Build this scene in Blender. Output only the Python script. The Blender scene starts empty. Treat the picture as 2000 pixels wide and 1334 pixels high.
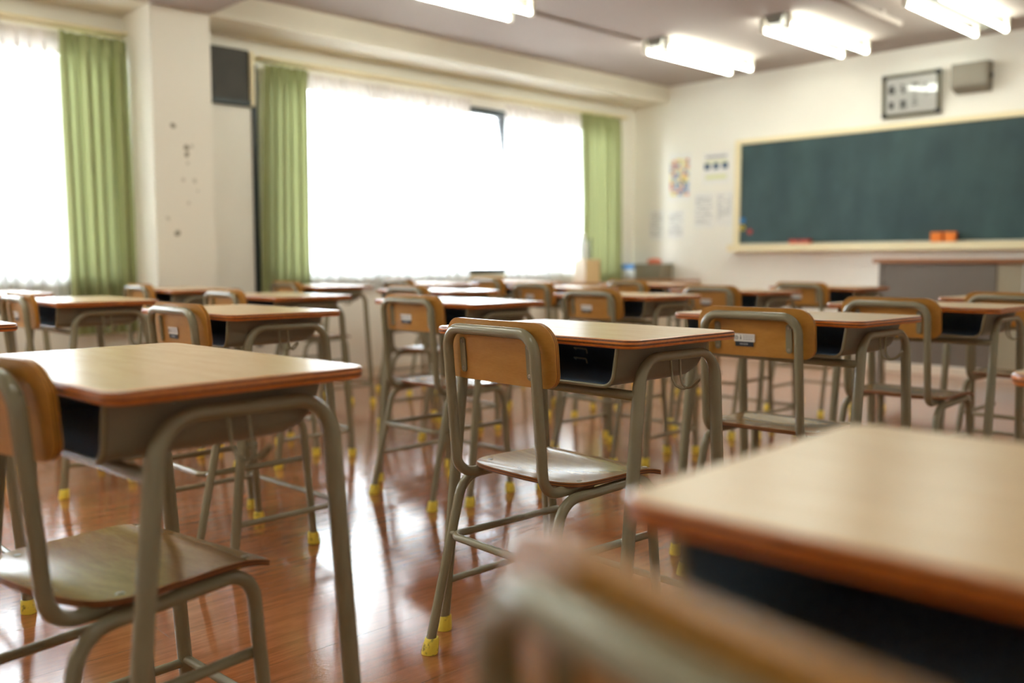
import bpy, bmesh, math, random
from mathutils import Vector, Matrix

sc = bpy.context.scene
COL = sc.collection
PI = math.pi

# ------------------------------------------------------------------ camera, sky, exposure
YAW, PITCH, FPX = math.radians(46.02), math.radians(4.972), 1817.2
cd = bpy.data.cameras.new('camera')
cd.sensor_width = 36.0
cd.lens = FPX / 2000.0 * 36.0
cd.clip_start, cd.clip_end = 0.02, 200
cd.dof.use_dof = True
cd.dof.focus_distance = 1.97
cd.dof.aperture_fstop = 1.8
cam = bpy.data.objects.new('camera', cd)
COL.objects.link(cam)
fw = Vector((-math.sin(YAW) * math.cos(PITCH), math.cos(YAW) * math.cos(PITCH), -math.sin(PITCH)))
rt = Vector((math.cos(YAW), math.sin(YAW), 0))
up = rt.cross(fw)
cam.matrix_world = Matrix(((rt.x, up.x, -fw.x, 0.0), (rt.y, up.y, -fw.y, 0.0), (rt.z, up.z, -fw.z, 0.90), (0, 0, 0, 1)))
sc.camera = cam

SKY = 10.0          # overcast daylight outside the windows
TUBE = 6.6        # fluorescent tubes
w = bpy.data.worlds.new('sky')
sc.world = w
w.use_nodes = True
nt = w.node_tree
bg = nt.nodes['Background']
tc = nt.nodes.new('ShaderNodeTexCoord')
sx = nt.nodes.new('ShaderNodeSeparateXYZ')
rp = nt.nodes.new('ShaderNodeValToRGB')
nt.links.new(tc.outputs['Generated'], sx.inputs[0])
nt.links.new(sx.outputs['Z'], rp.inputs[0])
rp.color_ramp.elements[0].position = 0.0
rp.color_ramp.elements[0].color = (0.34, 0.36, 0.36, 1)
rp.color_ramp.elements[1].position = 0.12
rp.color_ramp.elements[1].color = (0.84, 0.93, 1.0, 1)
nt.links.new(rp.outputs[0], bg.inputs['Color'])
bg.inputs['Strength'].default_value = SKY

sc.view_settings.view_transform = 'Standard'
sc.view_settings.look = 'None'
sc.view_settings.gamma = 1.0
sc.view_settings.exposure = 2.13
sc.view_settings.use_curve_mapping = False
cy = sc.cycles
cy.max_bounces = 10
cy.diffuse_bounces = 5
cy.glossy_bounces = 4
cy.transmission_bounces = 6
cy.transparent_max_bounces = 10
cy.caustics_reflective = False
cy.caustics_refractive = False
cy.sample_clamp_indirect = 6.0
cy.use_denoising = True

# ------------------------------------------------------------------ materials
def lin(c):
    return tuple(((v / 255) / 12.92 if v <= 10 else (((v / 255) + 0.055) / 1.055) ** 2.4) for v in c) + (1.0,)

MATS = {}
def new_mat(name):
    m = bpy.data.materials.new(name)
    m.use_nodes = True
    MATS[name] = m
    n = m.node_tree.nodes
    b = n['Principled BSDF']
    return m, n, m.node_tree.links, b

def plain(name, c, rough=0.5, metal=0.0, var=0.0, scale=6.0, coat=0.0, bump=0.0, bscale=60.0, spec=0.5):
    m, n, l, b = new_mat(name)
    b.inputs['Base Color'].default_value = lin(c)
    b.inputs['Roughness'].default_value = rough
    b.inputs['Metallic'].default_value = metal
    b.inputs['Coat Weight'].default_value = coat
    b.inputs['Coat Roughness'].default_value = 0.12
    b.inputs['Specular IOR Level'].default_value = spec
    if var or bump:
        t = n.new('ShaderNodeTexCoord')
    if var:
        x = n.new('ShaderNodeTexNoise')
        x.inputs['Scale'].default_value = scale
        x.inputs['Detail'].default_value = 5
        l.new(t.outputs['Object'], x.inputs['Vector'])
        r = n.new('ShaderNodeValToRGB')
        k = lin(c)
        r.color_ramp.elements[0].position, r.color_ramp.elements[1].position = 0.3, 0.7
        r.color_ramp.elements[0].color = tuple(v * (1 - var) for v in k[:3]) + (1,)
        r.color_ramp.elements[1].color = tuple(min(1, v * (1 + var)) for v in k[:3]) + (1,)
        l.new(x.outputs['Fac'], r.inputs[0])
        l.new(r.outputs[0], b.inputs['Base Color'])
    if bump:
        x = n.new('ShaderNodeTexNoise')
        x.inputs['Scale'].default_value = bscale
        l.new(t.outputs['Object'], x.inputs['Vector'])
        u = n.new('ShaderNodeBump')
        u.inputs['Strength'].default_value = bump
        u.inputs['Distance'].default_value = 0.01
        l.new(x.outputs['Fac'], u.inputs['Height'])
        l.new(u.outputs[0], b.inputs['Normal'])
    return m

def wood(name, c1, c2, stretch, rough, coat=0.0, scale=9.0, bump=0.0, fine=0.35):
    """grain: noise stretched along one axis, coarse figure + fine fibres"""
    m, n, l, b = new_mat(name)
    t = n.new('ShaderNodeTexCoord')
    oi = n.new('ShaderNodeObjectInfo')
    ad = n.new('ShaderNodeVectorMath'); ad.operation = 'ADD'
    sc_ = n.new('ShaderNodeVectorMath'); sc_.operation = 'SCALE'
    cb = n.new('ShaderNodeCombineXYZ')
    for i in range(3):
        l.new(oi.outputs['Random'], cb.inputs[i])
    l.new(cb.outputs[0], sc_.inputs[0]); sc_.inputs['Scale'].default_value = 7.0
    l.new(t.outputs['Object'], ad.inputs[0]); l.new(sc_.outputs[0], ad.inputs[1])
    mp = n.new('ShaderNodeMapping'); mp.inputs['Scale'].default_value = stretch
    l.new(ad.outputs[0], mp.inputs['Vector'])
    a = n.new('ShaderNodeTexNoise'); a.inputs['Scale'].default_value = scale; a.inputs['Detail'].default_value = 6; a.inputs['Distortion'].default_value = 0.6
    f = n.new('ShaderNodeTexNoise'); f.inputs['Scale'].default_value = scale * 7; f.inputs['Detail'].default_value = 3
    l.new(mp.outputs[0], a.inputs['Vector']); l.new(mp.outputs[0], f.inputs['Vector'])
    mx = n.new('ShaderNodeMix'); mx.data_type = 'FLOAT'; mx.inputs[0].default_value = fine
    l.new(a.outputs['Fac'], mx.inputs[2]); l.new(f.outputs['Fac'], mx.inputs[3])
    r = n.new('ShaderNodeValToRGB')
    r.color_ramp.elements[0].position, r.color_ramp.elements[1].position = 0.32, 0.68
    r.color_ramp.elements[0].color, r.color_ramp.elements[1].color = lin(c1), lin(c2)
    l.new(mx.outputs[0], r.inputs[0])
    l.new(r.outputs[0], b.inputs['Base Color'])
    b.inputs['Roughness'].default_value = rough
    b.inputs['Coat Weight'].default_value = coat
    b.inputs['Coat Roughness'].default_value = 0.1
    if bump:
        u = n.new('ShaderNodeBump'); u.inputs['Strength'].default_value = bump; u.inputs['Distance'].default_value = 0.004
        l.new(mx.outputs[0], u.inputs['Height']); l.new(u.outputs[0], b.inputs['Normal'])
    return m

def cloth(name, c, trans, see=0.0, band=None):
    m, n, l, b = new_mat(name)
    out = n['Material Output']
    d = n.new('ShaderNodeBsdfDiffuse'); t = n.new('ShaderNodeBsdfTranslucent'); x = n.new('ShaderNodeMixShader')
    d.inputs[0].default_value = t.inputs[0].default_value = lin(c)
    x.inputs[0].default_value = trans
    l.new(d.outputs[0], x.inputs[1]); l.new(t.outputs[0], x.inputs[2])
    last = x
    if see:
        tr = n.new('ShaderNodeBsdfTransparent'); y = n.new('ShaderNodeMixShader'); y.inputs[0].default_value = see
        l.new(x.outputs[0], y.inputs[1]); l.new(tr.outputs[0], y.inputs[2]); last = y
    n.remove(b)
    l.new(last.outputs[0], out.inputs[0])
    return m

def emit(name, c, s):
    m, n, l, b = new_mat(name)
    b.inputs['Base Color'].default_value = (0.8, 0.8, 0.8, 1)
    b.inputs['Emission Color'].default_value = lin(c)
    b.inputs['Emission Strength'].default_value = s
    return m

def glass(name):
    m, n, l, b = new_mat(name)
    t = n.new('ShaderNodeBsdfTransparent'); g = n.new('ShaderNodeBsdfGlossy'); x = n.new('ShaderNodeMixShader')
    g.inputs['Roughness'].default_value = 0.02
    f = n.new('ShaderNodeFresnel'); f.inputs[0].default_value = 1.45
    l.new(f.outputs[0], x.inputs[0]); l.new(t.outputs[0], x.inputs[1]); l.new(g.outputs[0], x.inputs[2])
    l.new(x.outputs[0], n['Material Output'].inputs[0]); n.remove(b)
    return m

M_top = wood('laminate_desktop', (215, 182, 142), (227, 198, 160), (1.2, 9, 9), 0.27, 0.0, 6.0)
M_top.node_tree.nodes['Principled BSDF'].inputs['Specular IOR Level'].default_value = 0.4
M_edge1 = wood('plywood_edge_orange', (196, 104, 36), (222, 134, 54), (1, 1, 1), 0.30, 0.3, 60.0)
M_edge2 = wood('plywood_edge_dark', (80, 44, 24), (136, 74, 34), (1, 1, 1), 0.30, 0.3, 90.0)
M_ply = wood('varnished_plywood', (172, 118, 46), (190, 136, 62), (1.6, 6, 6), 0.28, 0.35, 7.0)
M_seat = wood('varnished_seat_plywood', (146, 108, 56), (174, 134, 76), (1.5, 8, 8), 0.18, 0.2, 6.0)
M_seat_l = plain('seat_layer_light', (150, 92, 42), 0.35, var=0.1, scale=40)
M_seat_d = plain('seat_layer_dark', (86, 48, 26), 0.4, var=0.1, scale=40)
M_ply_l = plain('plywood_layer_light', (196, 138, 52), 0.35, var=0.1, scale=40)
M_ply_d = plain('plywood_layer_dark', (120, 66, 28), 0.4, var=0.1, scale=40)
M_steel = plain('taupe_painted_steel', (138, 131, 106), 0.22, var=0.05, scale=9, coat=0.25)
M_tray = plain('grey_painted_tray', (128, 122, 106), 0.4, var=0.04, scale=8)
M_tray_shade = plain('tray_inside_shade_tint', (104, 132, 160), 0.45)  # tray insides tinted blue to imitate their lifted shadow
M_chrome = plain('bright_steel', (190, 186, 176), 0.25, 1.0)
M_screw = plain('screw_steel', (150, 142, 124), 0.35, 0.8)
M_black = plain('black_rubber', (34, 38, 40), 0.6)
M_white = plain('white_enamel', (232, 228, 216), 0.4)
M_housing = plain('grey_enamel', (128, 124, 114), 0.5)
M_wall = plain('cream_plaster', (238, 234, 224), 0.6, var=0.03, scale=1.6, bump=0.05, bscale=40)
M_beam = plain('cream_beam_paint', (236, 230, 214), 0.6, var=0.04, scale=2.5)
M_ceil = plain('ceiling_board', (172, 160, 152), 0.8, var=0.03, scale=1.2, bump=0.05, bscale=80)
M_cream = plain('cream_painted_wood', (236, 222, 184), 0.45)
M_base = plain('cream_baseboard', (226, 214, 194), 0.45)
M_dark = plain('dark_bronze_aluminium', (52, 58, 58), 0.4, 0.3)
M_green = cloth('green_curtain_cloth', (160, 164, 118), 0.18)
M_sheer = cloth('white_sheer_cloth', (240, 241, 240), 0.56, 0.16)
M_sheerband = cloth('white_header_tape', (222, 214, 208), 0.35)
M_tube = emit('lit_fluorescent_tube', (249, 255, 240), TUBE)
M_glass = glass('window_glass')
M_ink = plain('black_ink', (38, 38, 36), 0.6)
M_print = plain('grey_print', (168, 166, 168), 0.7)
M_paper = plain('white_paper', (232, 230, 226), 0.7)
M_wpaper = plain('bright_white_paper', (250, 249, 246), 0.7)
M_yellow = plain('yellow_plastic', (226, 196, 40), 0.4)
M_blue = plain('blue_plastic', (20, 120, 190), 0.4)
M_navy = plain('navy_print', (40, 74, 110), 0.6)
M_red = plain('red_plastic', (178, 60, 52), 0.45)
M_orange = plain('orange_felt', (232, 128, 48), 0.8)
M_pink = plain('reddish_felt', (214, 110, 78), 0.8)
M_lgreen = plain('pale_print', (220, 222, 176), 0.7)
M_teach_grey = plain('grey_steel_panel', (122, 114, 104), 0.38, var=0.05, scale=3)
M_teach_lite = plain('beige_steel_panel', (172, 164, 140), 0.45)
M_teach_top = wood('brown_desk_board', (150, 96, 56), (176, 120, 76), (1, 8, 8), 0.3, 0.2)
M_box_w = plain('translucent_white_plastic', (222, 228, 226), 0.4)
M_box_g = plain('grey_brown_box', (132, 124, 104), 0.6)
M_box_t = plain('tan_wood', (224, 196, 146), 0.5)
M_box_l = plain('pale_tan_wood', (236, 224, 204), 0.5)
M_speaker = plain('grey_speaker_case', (134, 126, 112), 0.5)
M_frame = plain('olive_dark_frame', (84, 78, 50), 0.35)
M_vent = plain('dark_vent_board', (58, 54, 46), 0.6, var=0.2, scale=6)

def cap_mat():
    m, n, l, b = new_mat('yellow_rubber_cap')
    t = n.new('ShaderNodeTexCoord'); oi = n.new('ShaderNodeObjectInfo')
    ad = n.new('ShaderNodeVectorMath'); ad.operation = 'ADD'
    l.new(t.outputs['Object'], ad.inputs[0]); l.new(oi.outputs['Random'], ad.inputs[1])
    x = n.new('ShaderNodeTexNoise'); x.inputs['Scale'].default_value = 70; x.inputs['Detail'].default_value = 6
    l.new(ad.outputs[0], x.inputs['Vector'])
    r = n.new('ShaderNodeValToRGB')
    r.color_ramp.elements[0].position = 0.30; r.color_ramp.elements[0].color = lin((120, 104, 40))
    r.color_ramp.elements[1].position = 0.42; r.color_ramp.elements[1].color = lin((238, 214, 78))
    l.new(x.outputs['Fac'], r.inputs[0]); l.new(r.outputs[0], b.inputs['Base Color'])
    b.inputs['Roughness'].default_value = 0.55
    return m
M_cap = cap_mat()

def floor_mat():
    m, n, l, b = new_mat('red_brown_floor_boards')
    t = n.new('ShaderNodeTexCoord')
    # boards run along Y, 0.303 m wide, 1.8 m long
    br = n.new('ShaderNodeTexBrick')
    rot = n.new('ShaderNodeMapping'); rot.inputs['Rotation'].default_value = (0, 0, PI / 2)
    l.new(t.outputs['Object'], rot.inputs['Vector']); l.new(rot.outputs[0], br.inputs['Vector'])
    br.offset = 0.5
    br.inputs['Scale'].default_value = 1.0
    br.inputs['Brick Width'].default_value = 1.82
    br.inputs['Row Height'].default_value = 0.303
    br.inputs['Mortar Size'].default_value = 0.0012
    br.inputs['Mortar Smooth'].default_value = 0.3
    br.inputs['Color1'].default_value = (0.42, 0.42, 0.42, 1)
    br.inputs['Color2'].default_value = (0.62, 0.62, 0.62, 1)
    br.inputs['Mortar'].default_value = (0.2, 0.2, 0.2, 1)
    mp = n.new('ShaderNodeMapping'); mp.inputs['Scale'].default_value = (12, 1.1, 1)
    l.new(t.outputs['Object'], mp.inputs['Vector'])
    g = n.new('ShaderNodeTexNoise'); g.inputs['Scale'].default_value = 4; g.inputs['Detail'].default_value = 8; g.inputs['Distortion'].default_value = 0.8
    l.new(mp.outputs[0], g.inputs['Vector'])
    fi = n.new('ShaderNodeMapping'); fi.inputs['Scale'].default_value = (140, 9, 1)
    l.new(t.outputs['Object'], fi.inputs['Vector'])
    h = n.new('ShaderNodeTexNoise'); h.inputs['Scale'].default_value = 3; h.inputs['Detail'].default_value = 4
    l.new(fi.outputs[0], h.inputs['Vector'])
    a1 = n.new('ShaderNodeMix'); a1.data_type = 'FLOAT'; a1.inputs[0].default_value = 0.35
    l.new(g.outputs['Fac'], a1.inputs[2]); l.new(h.outputs['Fac'], a1.inputs[3])
    a2 = n.new('ShaderNodeMix'); a2.data_type = 'FLOAT'; a2.inputs[0].default_value = 0.35
    l.new(a1.outputs[0], a2.inputs[2]); l.new(br.outputs['Color'], a2.inputs[3])
    r = n.new('ShaderNodeValToRGB')
    r.color_ramp.elements[0].position = 0.30; r.color_ramp.elements[0].color = lin((110, 62, 36))
    r.color_ramp.elements[1].position = 0.66; r.color_ramp.elements[1].color = lin((188, 118, 72))
    l.new(a2.outputs[0], r.inputs[0]); l.new(r.outputs[0], b.inputs['Base Color'])
    b.inputs['Roughness'].default_value = 0.075
    b.inputs['Specular IOR Level'].default_value = 1.0
    b.inputs['Coat Weight'].default_value = 0.22
    b.inputs['Coat Roughness'].default_value = 0.06
    # embossed skin of the boards, slow waviness of the wax
    e = n.new('ShaderNodeMapping'); e.inputs['Scale'].default_value = (260, 90, 1)
    l.new(t.outputs['Object'], e.inputs['Vector'])
    k = n.new('ShaderNodeTexNoise'); k.inputs['Scale'].default_value = 1; k.inputs['Detail'].default_value = 3
    l.new(e.outputs[0], k.inputs['Vector'])
    s = n.new('ShaderNodeTexNoise'); s.inputs['Scale'].default_value = 7; s.inputs['Detail'].default_value = 2
    l.new(t.outputs['Object'], s.inputs['Vector'])
    u = n.new('ShaderNodeBump'); u.inputs['Strength'].default_value = 0.10; u.inputs['Distance'].default_value = 0.003
    l.new(k.outputs['Fac'], u.inputs['Height'])
    u2 = n.new('ShaderNodeBump'); u2.inputs['Strength'].default_value = 0.02; u2.inputs['Distance'].default_value = 0.03
    l.new(s.outputs['Fac'], u2.inputs['Height']); l.new(u2.outputs[0], u.inputs['Normal'])
    u3 = n.new('ShaderNodeBump'); u3.inputs['Strength'].default_value = 0.4; u3.inputs['Distance'].default_value = 0.002; u3.invert = True
    l.new(br.outputs['Fac'], u3.inputs['Height']); l.new(u.outputs[0], u3.inputs['Normal'])
    l.new(u3.outputs[0], b.inputs['Normal'])
    return m
M_floor = floor_mat()

def board_mat():
    m, n, l, b = new_mat('green_chalkboard')
    t = n.new('ShaderNodeTexCoord')
    x = n.new('ShaderNodeTexNoise'); x.inputs['Scale'].default_value = 2.2; x.inputs['Detail'].default_value = 6
    l.new(t.outputs['Object'], x.inputs['Vector'])
    mp = n.new('ShaderNodeMapping'); mp.inputs['Scale'].default_value = (3, 1, 1.2)
    l.new(t.outputs['Object'], mp.inputs['Vector'])
    y = n.new('ShaderNodeTexNoise'); y.inputs['Scale'].default_value = 1.6; y.inputs['Detail'].default_value = 5
    l.new(mp.outputs[0], y.inputs['Vector'])
    mx = n.new('ShaderNodeMix'); mx.data_type = 'FLOAT'; mx.inputs[0].default_value = 0.45
    l.new(x.outputs['Fac'], mx.inputs[2]); l.new(y.outputs['Fac'], mx.inputs[3])
    r = n.new('ShaderNodeValToRGB')
    r.color_ramp.elements[0].position = 0.36; r.color_ramp.elements[0].color = lin((22, 52, 56))
    r.color_ramp.elements[1].position = 0.68; r.color_ramp.elements[1].color = lin((52, 80, 80))
    l.new(mx.outputs[0], r.inputs[0]); l.new(r.outputs[0], b.inputs['Base Color'])
    b.inputs['Roughness'].default_value = 0.55
    return m
M_board = board_mat()

# ------------------------------------------------------------------ mesh helpers
def finish(name, bm, mats, parent=None, smooth=40, loc=None, rot=None):
    me = bpy.data.meshes.new(name)
    bmesh.ops.recalc_face_normals(bm, faces=bm.faces[:])
    bm.to_mesh(me)
    bm.free()
    for m in (mats if isinstance(mats, (list, tuple)) else [mats]):
        me.materials.append(m)
    if smooth:
        for p in me.polygons:
            p.use_smooth = True
        me.set_sharp_from_angle(angle=math.radians(smooth))
    o = bpy.data.objects.new(name, me)
    COL.objects.link(o)
    if parent:
        o.parent = parent
    if loc: o.location = loc
    if rot: o.rotation_euler = rot
    return o

def tag(o, label=None, cat=None, group=None, kind=None):
    if label: o['label'] = label
    if cat: o['category'] = cat
    if group: o['group'] = group
    if kind: o['kind'] = kind
    return o

def empty(name, loc=(0, 0, 0), rz=0.0, label=None, cat=None, group=None, kind=None):
    o = bpy.data.objects.new(name, None)
    COL.objects.link(o)
    o.location = loc
    o.rotation_euler = (0, 0, rz)
    o.empty_display_size = 0.05
    return tag(o, label, cat, group, kind)

def copy_tree(o, parent=None):
    c = o.copy()
    COL.objects.link(c)
    c.parent = parent
    for ch in list(o.children):
        copy_tree(ch, c)
    return c

def box(bm, x0, x1, y0, y1, z0, z1, bev=0.0, seg=2, mi=0):
    vs = [bm.verts.new((x, y, z)) for x in (x0, x1) for y in (y0, y1) for z in (z0, z1)]
    fs = []
    for a in ((0, 1, 3, 2), (4, 6, 7, 5), (0, 4, 5, 1), (2, 3, 7, 6), (0, 2, 6, 4), (1, 5, 7, 3)):
        fs.append(bm.faces.new([vs[i] for i in a]))
    for f in fs: f.material_index = mi
    if bev:
        es = list({e for f in fs for e in f.edges})
        r = bmesh.ops.bevel(bm, geom=es, offset=bev, segments=seg, affect='EDGES', profile=0.5)
        for f in r['faces']: f.material_index = mi

def fillet(pts, r, n=7):
    """round the inner corners of a polyline; r is a radius or a list (one per point)"""
    pts = [Vector(p) for p in pts]
    out = [pts[0]]
    for i in range(1, len(pts) - 1):
        rr = r[i] if isinstance(r, (list, tuple)) else r
        a, b, c = pts[i - 1], pts[i], pts[i + 1]
        u, v = (a - b), (c - b)
        lu, lv = u.length, v.length
        u.normalize(); v.normalize()
        ang = u.angle(v)
        if rr <= 0 or ang > PI - 0.01:
            out.append(b); continue
        d = min(rr / math.tan(ang / 2), lu * 0.49, lv * 0.49)
        rad = d * math.tan(ang / 2)
        bis = (u + v).normalized()
        cen = b + bis * (rad / math.sin(ang / 2))
        s, e = b + u * d - cen, b + v * d - cen
        tot = s.angle(e)
        ax = s.cross(e).normalized()
        for k in range(n + 1):
            out.append(cen + Matrix.Rotation(tot * k / n, 3, ax) @ s)
    out.append(pts[-1])
    return out

def tube(bm, pts, r, seg=12, closed=False, mi=0, cap=True):
    pts = [Vector(p) for p in pts]
    n = len(pts)
    tang = []
    for i in range(n):
        if closed:
            t = pts[(i + 1) % n] - pts[i - 1]
        else:
            t = pts[min(i + 1, n - 1)] - pts[max(i - 1, 0)]
        tang.append(t.normalized())
    ref = Vector((0, 0, 1)) if abs(tang[0].z) < 0.9 else Vector((1, 0, 0))
    nx = (ref - tang[0] * ref.dot(tang[0])).normalized()
    rings = []
    for i in range(n):
        if i:
            q = tang[i - 1].rotation_difference(tang[i])
            nx = q @ nx
            nx = (nx - tang[i] * nx.dot(tang[i])).normalized()
        ny = tang[i].cross(nx)
        rad = r[i] if isinstance(r, (list, tuple)) else r
        rings.append([bm.verts.new(pts[i] + (nx * math.cos(2 * PI * k / seg) + ny * math.sin(2 * PI * k / seg)) * rad) for k in range(seg)])
    m = n if closed else n - 1
    for i in range(m):
        A, B = rings[i], rings[(i + 1) % n]
        for k in range(seg):
            f = bm.faces.new((A[k], A[(k + 1) % seg], B[(k + 1) % seg], B[k])); f.material_index = mi
    if cap and not closed:
        f = bm.faces.new(list(reversed(rings[0]))); f.material_index = mi
        f = bm.faces.new(rings[-1]); f.material_index = mi

def lathe(bm, prof, cx=0, cy=0, seg=16, mi=0, axis='Z', base=0.0):
    rings = []
    for r, z in prof:
        ring = []
        for k in range(seg):
            a = 2 * PI * k / seg
            if axis == 'Z':
                p = (cx + r * math.cos(a), cy + r * math.sin(a), z)
            else:                       # around Y; cx, cy are x, z
                p = (cx + r * math.cos(a), z, cy + r * math.sin(a))
            ring.append(bm.verts.new(p))
        rings.append(ring)
    for A, B in zip(rings, rings[1:]):
        for k in range(seg):
            f = bm.faces.new((A[k], A[(k + 1) % seg], B[(k + 1) % seg], B[k])); f.material_index = mi
    f = bm.faces.new(list(reversed(rings[0]))); f.material_index = mi
    f = bm.faces.new(rings[-1]); f.material_index = mi

def rrect(w, h, r, n=6, r2=None):
    """rounded rectangle outline centred on 0, counter-clockwise; r2 = radius of the lower corners"""
    r2 = r if r2 is None else r2
    out = []
    for cx, cy, a0, rr in ((w / 2, -h / 2, -PI / 2, r2), (w / 2, h / 2, 0, r), (-w / 2, h / 2, PI / 2, r), (-w / 2, -h / 2, PI, r2)):
        sx_, sy_ = (1 if cx > 0 else -1), (1 if cy > 0 else -1)
        for k in range(n + 1):
            a = a0 + (PI / 2) * k / n
            out.append((cx - sx_ * rr + rr * math.cos(a), cy - sy_ * rr + rr * math.sin(a)))
    return out

def panel(bm, rows, ncol, surf, layers):
    """curved sheet: rows = [(v, u_left, u_right)], surf(u, v, d) -> point at depth d;
    layers = [(depth, material of the edge strip down to the next depth)]; face 0 = material 0 at both sides"""
    d0, d1 = layers[0][0], layers[-1][0]
    def grid(d):
        return [[bm.verts.new(surf(a + (b - a) * j / ncol, v, d)) for j in range(ncol + 1)] for v, a, b in rows]
    def loop(g):
        L = g[0][:]
        L += [g[i][-1] for i in range(1, len(g))]
        L += [g[-1][j] for j in range(ncol - 1, -1, -1)]
        L += [g[i][0] for i in range(len(g) - 2, 0, -1)]
        return L
    top, bot = grid(d0), grid(d1)
    for g, fl in ((top, False), (bot, True)):
        for i in range(len(rows) - 1):
            for j in range(ncol):
                q = [g[i][j], g[i][j + 1], g[i + 1][j + 1], g[i + 1][j]]
                bm.faces.new(q[::-1] if fl else q).material_index = 0
    prev = loop(top)
    uv = []
    for i, (v, a, b) in enumerate(rows):
        pass
    cols = [(rows[0][1] + (rows[0][2] - rows[0][1]) * j / ncol, rows[0][0]) for j in range(ncol + 1)]
    cols += [(rows[i][2], rows[i][0]) for i in range(1, len(rows))]
    cols += [(rows[-1][1] + (rows[-1][2] - rows[-1][1]) * j / ncol, rows[-1][0]) for j in range(ncol - 1, -1, -1)]
    cols += [(rows[i][1], rows[i][0]) for i in range(len(rows) - 2, 0, -1)]
    for k in range(1, len(layers)):
        cur = loop(bot) if k == len(layers) - 1 else [bm.verts.new(surf(u, v, layers[k][0])) for u, v in cols]
        for i in range(len(prev)):
            j = (i + 1) % len(prev)
            try:
                bm.faces.new((prev[i], prev[j], cur[j], cur[i])).material_index = layers[k - 1][1]
            except ValueError:
                pass
        prev = cur

# ------------------------------------------------------------------ room shell
XW, XP, YF, ZC, ZB = -5.95, -5.53, 7.44, 2.565, 2.41
XR, YB = 1.95, -2.3
WY0, WY1 = 3.36, 7.16          # right-hand window bay
LY0, LY1 = -1.7, 2.36         # left-hand window bay
WZ0, WZ1 = 0.78, 2.20

def struct(name, bm, mat, smooth=0):
    return tag(finish(name, bm, mat, smooth=smooth), kind='structure')

bm = bmesh.new(); box(bm, XW - 0.3, XR + 0.2, YB - 0.2, YF + 0.2, -0.1, 0.0)
struct('floor', bm, M_floor)
bm = bmesh.new(); box(bm, XW - 0.3, XR + 0.2, YB - 0.2, YF + 0.2, ZC, ZC + 0.12)
struct('ceiling', bm, M_ceil)
bm = bmesh.new(); box(bm, XW - 0.2, XR + 0.2, YF, YF + 0.15, 0.0, ZC)
struct('wall_front', bm, M_wall)
bm = bmesh.new(); box(bm, XW - 0.2, XR + 0.2, YB - 0.15, YB, 0.0, ZC)
struct('wall_back', bm, M_wall)
bm = bmesh.new(); box(bm, XR, XR + 0.15, YB, YF, 0.0, ZC)
struct('wall_right', bm, M_wall)
bm = bmesh.new()
X0 = XW - 0.2
box(bm, X0, XW, YB, YF, 0.0, WZ0)
box(bm, X0, XW, YB, YF, WZ1, ZC)
box(bm, X0, XW, YB, LY0, WZ0, WZ1)
box(bm, X0, XW, LY1, WY0, WZ0, WZ1)
box(bm, X0, XW, WY1, YF, WZ0, WZ1)
struct('wall_left', bm, M_wall)
# pillar between the two bays, with small chips in its paint
def pillar_mat():
    m, n, l, b = new_mat('chipped_cream_pillar')
    t = n.new('ShaderNodeTexCoord')
    nz = n.new('ShaderNodeTexNoise'); nz.inputs['Scale'].default_value = 18
    l.new(t.outputs['Object'], nz.inputs['Vector'])
    dv = n.new('ShaderNodeVectorMath'); dv.operation = 'SCALE'; dv.inputs['Scale'].default_value = 0.03
    l.new(nz.outputs['Color'], dv.inputs[0])
    av = n.new('ShaderNodeVectorMath'); av.operation = 'ADD'
    l.new(t.outputs['Object'], av.inputs[0]); l.new(dv.outputs[0], av.inputs[1])
    last = None
    for y, z, rad in ((2.492, 1.713, .016), (2.605, 1.60, .012), (2.572, 1.585, .016), (2.572, 1.545, .016), (2.58, 1.49, .013), (2.55, 1.39, .011), (2.62, 1.39, .014), (2.64, 1.33, .010), (2.575, 1.25, .012), (2.445, 1.155, .012), (2.50, 1.065, .017)):
        d = n.new('ShaderNodeVectorMath'); d.operation = 'DISTANCE'
        d.inputs[1].default_value = (XP + 0.015, y + 0.015, z + 0.015)
        l.new(av.outputs[0], d.inputs[0])
        k = n.new('ShaderNodeMapRange'); k.inputs['From Min'].default_value = rad * 0.7; k.inputs['From Max'].default_value = rad * 1.25
        k.inputs['To Min'].default_value = 1.0 if rad > .015 else 0.4; k.inputs['To Max'].default_value = 0.0
        l.new(d.outputs['Value'], k.inputs[0])
        if last is None: last = k.outputs[0]
        else:
            q = n.new('ShaderNodeMath'); q.operation = 'MAXIMUM'
            l.new(last, q.inputs[0]); l.new(k.outputs[0], q.inputs[1]); last = q.outputs[0]
    mx = n.new('ShaderNodeMix'); mx.data_type = 'RGBA'
    l.new(last, mx.inputs[0]); mx.inputs[6].default_value = lin((240, 235, 224)); mx.inputs[7].default_value = lin((148, 140, 122))
    l.new(mx.outputs[2], b.inputs['Base Color']); b.inputs['Roughness'].default_value = 0.6
    return m
bm = bmesh.new(); box(bm, XW, XP, 2.37, 2.745, 0.0, ZB)
struct('trim_1', bm, pillar_mat())
# beam along the windows, beam across the room over the pillar
bm = bmesh.new(); box(bm, XW, XP, YB, YF, ZB, ZC)
struct('trim_2', bm, M_beam)
bm = bmesh.new(); box(bm, XP, XR, 2.37, 2.745, ZB, ZC)
struct('trim_3', bm, M_ceil)
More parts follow.
